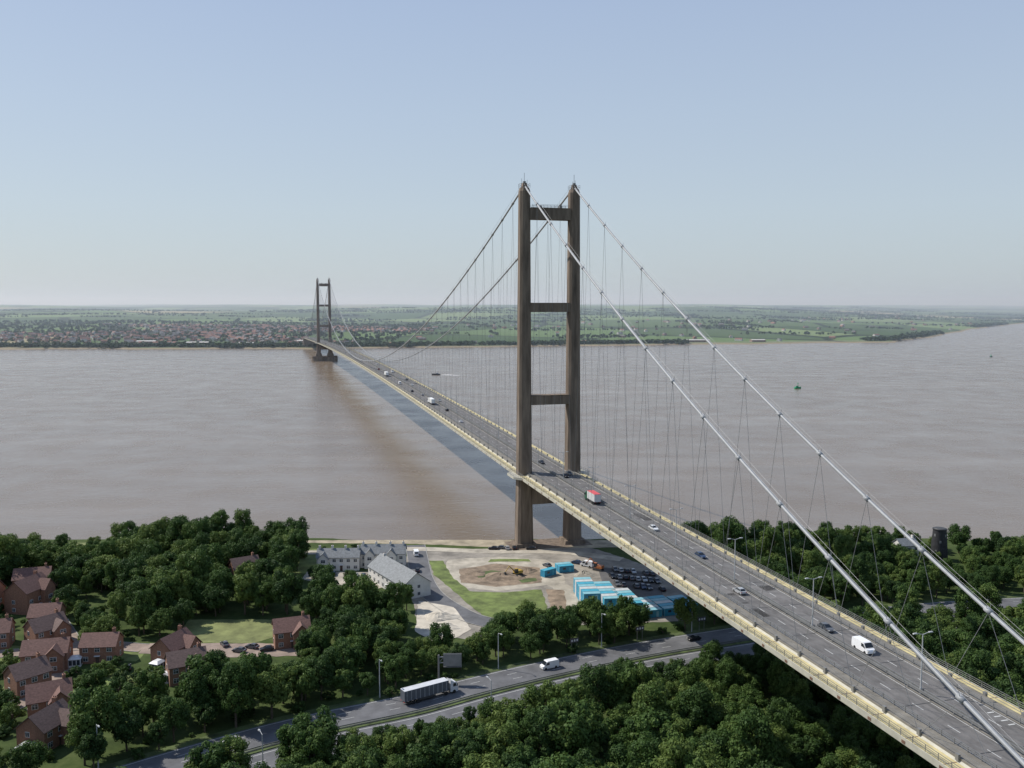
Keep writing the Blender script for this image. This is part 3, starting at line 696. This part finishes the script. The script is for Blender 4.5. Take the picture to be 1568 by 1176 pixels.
# ------------------------------------------------------------------ trees
def leaf_mat(name,dark,mid,lite):
    m,nt,b=new_mat(name)
    at=N(nt,'ShaderNodeAttribute',attribute_name='clump'); oi=N(nt,'ShaderNodeObjectInfo')
    mt_=N(nt,'ShaderNodeMath',operation='MULTIPLY_ADD'); nt.links.new(oi.outputs['Random'],mt_.inputs[0]); mt_.inputs[1].default_value=.58
    m2=N(nt,'ShaderNodeMath',operation='MULTIPLY'); nt.links.new(at.outputs['Fac'],m2.inputs[0]); m2.inputs[1].default_value=.42; nt.links.new(m2.outputs[0],mt_.inputs[2])
    r=ramp(nt,[(0.08,dark),(0.5,mid),(0.92,lite)]); nt.links.new(mt_.outputs[0],r.inputs[0])
    nt.links.new(r.outputs[0],b.inputs['Base Color']); b.inputs['Roughness'].default_value=.6; b.inputs['Specular IOR Level'].default_value=.15
    tr=N(nt,'ShaderNodeBsdfTranslucent'); nt.links.new(r.outputs[0],tr.inputs['Color'])
    mx=N(nt,'ShaderNodeMixShader'); mx.inputs[0].default_value=.3
    out=nt.nodes['Material Output']; nt.links.new(b.outputs[0],mx.inputs[1]); nt.links.new(tr.outputs[0],mx.inputs[2]); nt.links.new(mx.outputs[0],out.inputs[0])
    return m
M_leaf=leaf_mat('foliage',(0.030,0.060,0.020),(0.068,0.122,0.030),(0.155,0.205,0.052))
M_bark=mat('bark',(0.09,0.07,0.05),0.95,var=.3,scale=2)
def make_tree(seed,H=12.0,rad=4.6,nblob=34,nleaf=7000,lsz=0.42,base=.25,shape=1.0):
    g=np.random.default_rng(seed)
    tb=MB(); cz=H*(base+(1-base)*.52); hz=H*(1-base)*.5
    tb.cyl((0,0,-.3),(g.uniform(-.3,.3),g.uniform(-.3,.3),H*.5),.32,.2,8,1)
    cent=[];rad_b=[]
    for i in range(nblob):
        th=i*2.39996+g.uniform(-.5,.5); zz=-0.85+1.75*(i+.5)/nblob+g.uniform(-.08,.08); q=math.sqrt(max(0.03,1-min(1,abs(zz))**2*.85))
        f=g.uniform(.45,.92); c=np.array([math.cos(th)*rad*q*f,math.sin(th)*rad*q*f,cz+zz*hz*.8*shape]); cent.append(c); rad_b.append(rad*g.uniform(.17,.38))
    for i in range(0,nblob,2):
        c=cent[i]; z0=H*g.uniform(.2,.45); tb.cyl((0,0,z0),tuple(c*[.85,.85,1]),.12,.04,5,1,caps=False)
    cent=np.array(cent); rad_b=np.array(rad_b)
    pr=rad_b**2/np.sum(rad_b**2); bi=g.choice(nblob,nleaf,p=pr)
    d=g.normal(size=(nleaf,3)); d[:,2]+=.25; d/=np.linalg.norm(d,axis=1)[:,None]
    r=rad_b[bi]*(1.12-.5*g.random(nleaf)**1.6)*(1+.2*np.sin(d[:,0]*7+bi)*np.cos(d[:,1]*6+bi*2))
    pos=cent[bi]+d*r[:,None]*np.array([1,1,.85])
    nrm=d+g.normal(size=(nleaf,3))*.45+np.array([0,0,.2]); nrm/=np.linalg.norm(nrm,axis=1)[:,None]
    a=np.cross(nrm,g.normal(size=(nleaf,3))); a/=np.linalg.norm(a,axis=1)[:,None]; b_=np.cross(nrm,a)
    s=lsz*(.5+.9*g.random(nleaf))[:,None]
    V=np.stack([pos-a*s*.62,pos-b_*s*.42,pos+a*s*.62,pos+b_*s*.42],1).reshape(-1,3)
    F=np.arange(nleaf*4).reshape(-1,4)
    cl=np.clip(g.random(nblob)[bi]*.55+.45*g.random(nleaf),0,1)
    nv0=len(tb.v); bv=np.array([tuple(p) for p in tb.v]); 
    me=bpy.data.meshes.new('tree')
    allv=[tuple(p) for p in bv]+[tuple(p) for p in V.tolist()]
    me.from_pydata(allv,[],tb.f+[tuple(x) for x in (F+nv0).tolist()])
    me.materials.append(M_leaf); me.materials.append(M_bark)
    me.polygons.foreach_set('material_index',[1]*len(tb.f)+[0]*nleaf)
    at=me.attributes.new('clump','FLOAT','POINT'); at.data.foreach_set('value',np.concatenate([np.zeros(nv0),np.repeat(cl,4)]).astype(np.float32))
    me.update(); return me
TREES=[make_tree(1),make_tree(2,13.5,4.0,34),make_tree(3,11,5.2,42,8000),make_tree(4,14.5,4.2,36,shape=1.1),make_tree(5,12,4.8,30),make_tree(6,10,3.4,24,5000)]
BUSH=make_tree(11,4,2.4,14,2200,.3,base=0.0)
def inpoly(x,y,pl):
    c=False; n=len(pl); j=n-1
    for i in range(n):
        xi,yi=pl[i];xj,yj=pl[j]
        if (yi>y)!=(yj>y) and x<(xj-xi)*(y-yi)/(yj-yi)+xi: c=not c
        j=i
    return c
OPEN=[[(-50,400),(66,400),(76,345),(70,300),(60,284),(40,281),(18,281),(-4,277),(-12,262),(-34,262),(-36,290),(-50,300)],
 [(-92,400),(-40,400),(-40,296),(-62,304),(-80,306),(-84,345)],
 [(-112,293),(-74,293),(-60,282),(-58,258),(-66,250),(-84,236),(-112,250)]]
ESTATE=[(-205,322),(-155,322),(-118,285),(-92,262),(-88,240),(-100,198),(-135,180),(-205,200)]
wood=empty('woodland'); cnt=0
HP=np.array([(h_[0],h_[1]) for h_ in houses])
def dist_hw(x,y): return float(np.min(np.hypot(HWP[:,0]-x,HWP[:,1]-y)))
g=np.random.default_rng(21)
st=6.1
for ix in range(int(-340/st),int(420/st)):
    for iy in range(int(-20/st),int(386/st)):
        x=ix*st+g.uniform(-2.8,2.8); y=iy*st+g.uniform(-2.8,2.8)
        if y<130 and abs(x)>y*1.2+60: continue
        if y>378 or y<95: continue
        if any(inpoly(x,y,p_) for p_ in OPEN): continue
        dh=dist_hw(x,y)
        yc=float(np.interp(x,HWP[:,0],HWP[:,1])); south=y<yc
        if dh<(12.8 if (south or x<-55) else 14.2): continue
        if -232<x<-163 and 348<y: continue
        if (x-175)**2+(y-362)**2<8**2 or (x-163)**2+(y-366)**2<7**2: continue
        l=(x-T[0])*rx+(y-T[1])*ry; s=(x-T[0])*bx+(y-T[1])*by
        if s<-270 and abs(l)<24: continue
        sc_=g.uniform(.64,1.14)
        if g.random()<.08: sc_*=1.25
        if g.random()<.035: continue
        me=TREES[g.integers(0,6)]
        if inpoly(x,y,ESTATE):
            if np.min(np.hypot(HP[:,0]-x,HP[:,1]-y))<9.0: continue
            vis=np.any((np.abs(HP[:,0]-x)<11)&(HP[:,1]>y)&(HP[:,1]-y<30))
            if g.random()<.45: continue
            if vis:
                me=BUSH; sc_=g.uniform(.7,1.35)
            else: sc_*=.75
        else:
            if np.min(np.hypot(HP[:,0]-x,HP[:,1]-y))<9: continue
            if np.any((np.abs(HP[:,0]-x)<9)&(HP[:,1]>y)&(HP[:,1]-y<26)): sc_*=.6
            if -10<x<75 and 255<y<290: sc_*=.8
            if 245<y<300 and -60<x<-34: sc_*=.9
            if -34<x<-8 and 235<y<264: sc_*=.72
            if -112<x<-60 and 225<y<262: sc_*=.8
            if not south and x>100 and y>290: sc_*=.82 if x<150 else .68
            if south and -40<x<80: sc_*=min(1.0,.42+max(0,dh-12)/32)
            if x>150 and y>325 and abs(x/y-175/362)<.03: sc_*=.75
        if abs(l)<16 and s>-250: sc_=min(sc_,.8)
        zsc=sc_*g.uniform(.88,1.2)
        link('tree',me,wood,(x,y,GZ-.1),g.uniform(0,6.28),(sc_,sc_,zsc)); cnt+=1
for (x,y,k,sc_) in((-106,283,4,.8),(-111,276,2,.8),(-196,362,0,.9),(-182,357,3,.8),(-213,365,2,.9),(-176,372,4,.6),(-75,333,5,.6),(-60,327,2,.55),(58,380,5,.5),(-88,365,1,.7),(-93,352,0,.8),(188,372,0,1.0),(-36,300,1,.7),(-38,310,5,.6)):
    link('broadleaf_tree',TREES[k],None,(x,y,GZ-.1),random.uniform(0,6),(sc_,)*3)
shr=empty('shrubs')
for i in range(900):
    x=g.uniform(-200,80); y=g.uniform(185,385)
    dh=dist_hw(x,y)
    if dh<13.2: continue
    est=inpoly(x,y,ESTATE); edge=13.2<dh<20
    sh=y>360 and x<-60 and y<380
    if not(est or edge or sh): continue
    if np.min(np.hypot(HP[:,0]-x,HP[:,1]-y))<7.5: continue
    if inpoly(x,y,OPEN[0]) or inpoly(x,y,OPEN[2]): continue
    q=g.uniform(.3,.8); link('shrub',BUSH,shr,(x,y,GZ-.1),g.uniform(0,6),(q,q,q*g.uniform(.7,1.1)))
print('TREES',cnt)

def blobs(pts,hh,name,nq=9):
    n=len(pts); g=np.random.default_rng(5)
    zz=ground_h(pts[:,0],pts[:,1])
    c=np.repeat(np.stack([pts[:,0],pts[:,1],zz],1),nq,0); H=np.repeat(hh,nq)[:,None]
    d=g.normal(size=(n*nq,3)); d[:,2]=np.abs(d[:,2])*.9; d/=np.linalg.norm(d,axis=1)[:,None]
    pos=c+d*H*np.array([.55,.55,.55])*g.uniform(.6,1,(n*nq,1))+np.array([0,0,1])*H*.38
    nrm=d+g.normal(size=(n*nq,3))*.35; nrm/=np.linalg.norm(nrm,axis=1)[:,None]
    a=np.cross(nrm,g.normal(size=(n*nq,3))); a/=np.linalg.norm(a,axis=1)[:,None]; b_=np.cross(nrm,a); s=H*g.uniform(.28,.5,(n*nq,1))
    V=np.stack([pos-a*s,pos-b_*s,pos+a*s,pos+b_*s],1).reshape(-1,3); F=np.arange(n*nq*4).reshape(-1,4)
    me=np_mesh(name,V,F,[M_leafd]); at=me.attributes.new('clump','FLOAT','POINT'); at.data.foreach_set('value',np.repeat(np.repeat(g.random(n),nq),4).astype(np.float32))
    return link(name,me)
M_leafd=leaf_mat('distant_foliage',(0.024,0.042,0.018),(0.038,0.062,0.025),(0.058,0.086,0.034))
g=np.random.default_rng(8)
pts=[]
xs=g.uniform(-2400,3200,5600); ys=np.interp(xs,SHX,SHY)+34+np.abs(g.normal(size=5600))*42
keep=(np.sin(xs/170)+.7*np.sin(xs/61+2)>-0.1)|(xs<-100); pts.append(np.stack([xs[keep],ys[keep]],1))
for i in range(95):
    cx=g.uniform(-3200,4200); cy=np.interp(cx,SHX,SHY)+g.uniform(150,4200)**1.0; n=int(g.uniform(15,60)); L=g.uniform(40,260)
    pts.append(np.stack([cx+g.normal(size=n)*L,cy+g.normal(size=n)*g.uniform(10,40)],1))
for i in range(210):
    cx=g.uniform(-3600,4600); cy=np.interp(cx,SHX,SHY)+g.uniform(80,4500); L=g.uniform(120,520); a=g.choice([.25,.25,.25+1.57])+g.normal()*.08; n=int(L/11)
    t=np.linspace(-L/2,L/2,n)+g.normal(size=n)*4; pts.append(np.stack([cx+t*math.cos(a),cy+t*math.sin(a)],1))
n=2700; pts.append(np.stack([g.uniform(-2300,-330,n),g.uniform(2260,3900,n)],1))
pts=np.concatenate(pts); ok=pts[:,1]>np.interp(pts[:,0],SHX,SHY)+28; pts=pts[ok]
blobs(pts,g.uniform(5,11,len(pts)),'distant_trees')
Mr1=mat('town_roof_red',(0.215,0.105,0.078),.9); Mr2=mat('town_roof_grey',(0.14,0.13,0.13),.9); Mr3=mat('town_brick',(0.22,0.145,0.112),.9); Mr4=mat('town_pale_wall',(0.48,0.46,0.43),.9)
mb=MB()
def thouse(x,y,w,d,h,rh,a,wm,rm):
    z=float(ground_h(np.array(x),np.array(y)))-.5; ca,sa=math.cos(a),math.sin(a)
    t=lambda p,q,r:(x+p*ca-q*sa,y+p*sa+q*ca,z+r); hx,hy=w/2,d/2
    vs=[t(-hx,-hy,0),t(hx,-hy,0),t(hx,hy,0),t(-hx,hy,0),t(-hx,-hy,h),t(hx,-hy,h),t(hx,hy,h),t(-hx,hy,h),t(-hx,0,h+rh),t(hx,0,h+rh)]
    mb.add(vs,[(0,1,5,4),(1,2,6,9,5),(2,3,7,6),(3,0,4,8,7)],wm); mb.add(vs,[(4,5,9,8),(6,7,8,9)],rm)
for i in range(2100):
    x=g.uniform(-2300,-300); y=g.uniform(2330,3500)
    if math.sin(x/210)+math.sin(y/150+x/400)<-.5: continue
    if y<2480 and g.random()<.6: continue
    a=.3*round(math.sin(x/300)*3)+(1.57 if g.random()<.4 else 0); rr_=g.random()
    thouse(x,y,g.uniform(9,18),9,5.8,3.6,a,2 if g.random()<.75 else 3,0 if rr_<.65 else 1)
for i in range(110):
    x=g.uniform(-300,2600); y=np.interp(x,SHX,SHY)+g.uniform(80,1800); thouse(x,y,g.uniform(10,24),10,5,3.5,g.uniform(0,3),2 if g.random()<.5 else 3,0 if g.random()<.5 else 1)
for (x,y,w,d) in((-820,2360,60,30),(-690,2340,40,24),(-980,2420,50,30),(-560,2450,60,30),(520,2560,80,26),(700,2570,40,20)):
    thouse(x,y,w,d,6,2,.1,2,3)
mb.obj('distant_town',[Mr1,Mr2,Mr3,Mr4])
mb=MB(); pp=[]
for x in np.arange(-200,1300,20.0): pp.append(Vector((x,np.interp(x,SHX,SHY)+58)))
vs=[];fs=[]
for i,p in enumerate(pp):
    for o in(0,9): vs.append((p.x,p.y+o,float(ground_h(np.array(p.x),np.array(p.y+o)))+.5))
for i in range(len(pp)-1): fs.append((2*i,2*i+2,2*i+3,2*i+1))
mb.add(vs,fs); mb.obj('distant_embankment_path',[M_track])

# ------------------------------------------------------------------ haze volume over the far river and south bank
m=bpy.data.materials.new('summer_haze'); m.use_nodes=True; nt=m.node_tree; nt.nodes.clear()
out=N(nt,'ShaderNodeOutputMaterial'); vs_=N(nt,'ShaderNodeVolumeScatter'); vs_.inputs['Color'].default_value=(0.76,0.87,1.0,1); vs_.inputs['Density'].default_value=1.2e-4; vs_.inputs['Anisotropy'].default_value=.2
nt.links.new(vs_.outputs[0],out.inputs['Volume'])
mb=MB(); mb.box((0,10600,85),(38000,18600,330)); o=mb.obj('haze',[m])

# ------------------------------------------------------------------ light, sky, camera
EL,AZ=46,-68
sv=Vector((math.cos(R(EL))*math.sin(R(AZ)),math.cos(R(EL))*math.cos(R(AZ)),math.sin(R(EL))))
sd=bpy.data.lights.new('sun','SUN'); sd.energy=4.8; sd.angle=R(.5); sd.color=(1,.955,.88)
so=bpy.data.objects.new('sun',sd); COL.objects.link(so); so.rotation_euler=(-sv).to_track_quat('-Z','Y').to_euler(); so.location=(-300,300,400)
w=bpy.data.worlds.new('World'); scene.world=w; w.use_nodes=True; nt=w.node_tree
bg=nt.nodes['Background']; sky=N(nt,'ShaderNodeTexSky'); sky.sky_type='NISHITA'; sky.sun_disc=False
sky.sun_elevation=R(EL); sky.sun_rotation=R(AZ); sky.air_density=1.0; sky.dust_density=1.5; sky.ozone_density=2.0; sky.altitude=100
tc=N(nt,'ShaderNodeTexCoord'); sp_=N(nt,'ShaderNodeSeparateXYZ'); nt.links.new(tc.outputs['Generated'],sp_.inputs[0])
hz=ramp(nt,[(0.0,(.55,.63,.67)),(.1,(.56,.655,.74)),(.2,(.51,.615,.755)),(.32,(.44,.55,.745)),(1,(.15,.26,.52))]); nt.links.new(sp_.outputs[2],hz.inputs[0])
vm=N(nt,'ShaderNodeVectorMath',operation='SCALE'); nt.links.new(hz.outputs[0],vm.inputs[0]); vm.inputs['Scale'].default_value=10.0
mxs=mixc(nt,0.78,sky.outputs[0],vm.outputs[0])
nt.links.new(mxs,bg.inputs[0]); bg.inputs[1].default_value=0.1
cd=bpy.data.cameras.new('camera'); cd.sensor_width=36; cd.lens=1380*36/1568; cd.clip_start=1; cd.clip_end=60000
co=bpy.data.objects.new('camera',cd); COL.objects.link(co); co.location=(0,0,108); co.rotation_euler=(R(90-5.01),0,0)
scene.camera=co
scene.view_settings.view_transform='Standard'; scene.view_settings.look='None'; scene.view_settings.exposure=0
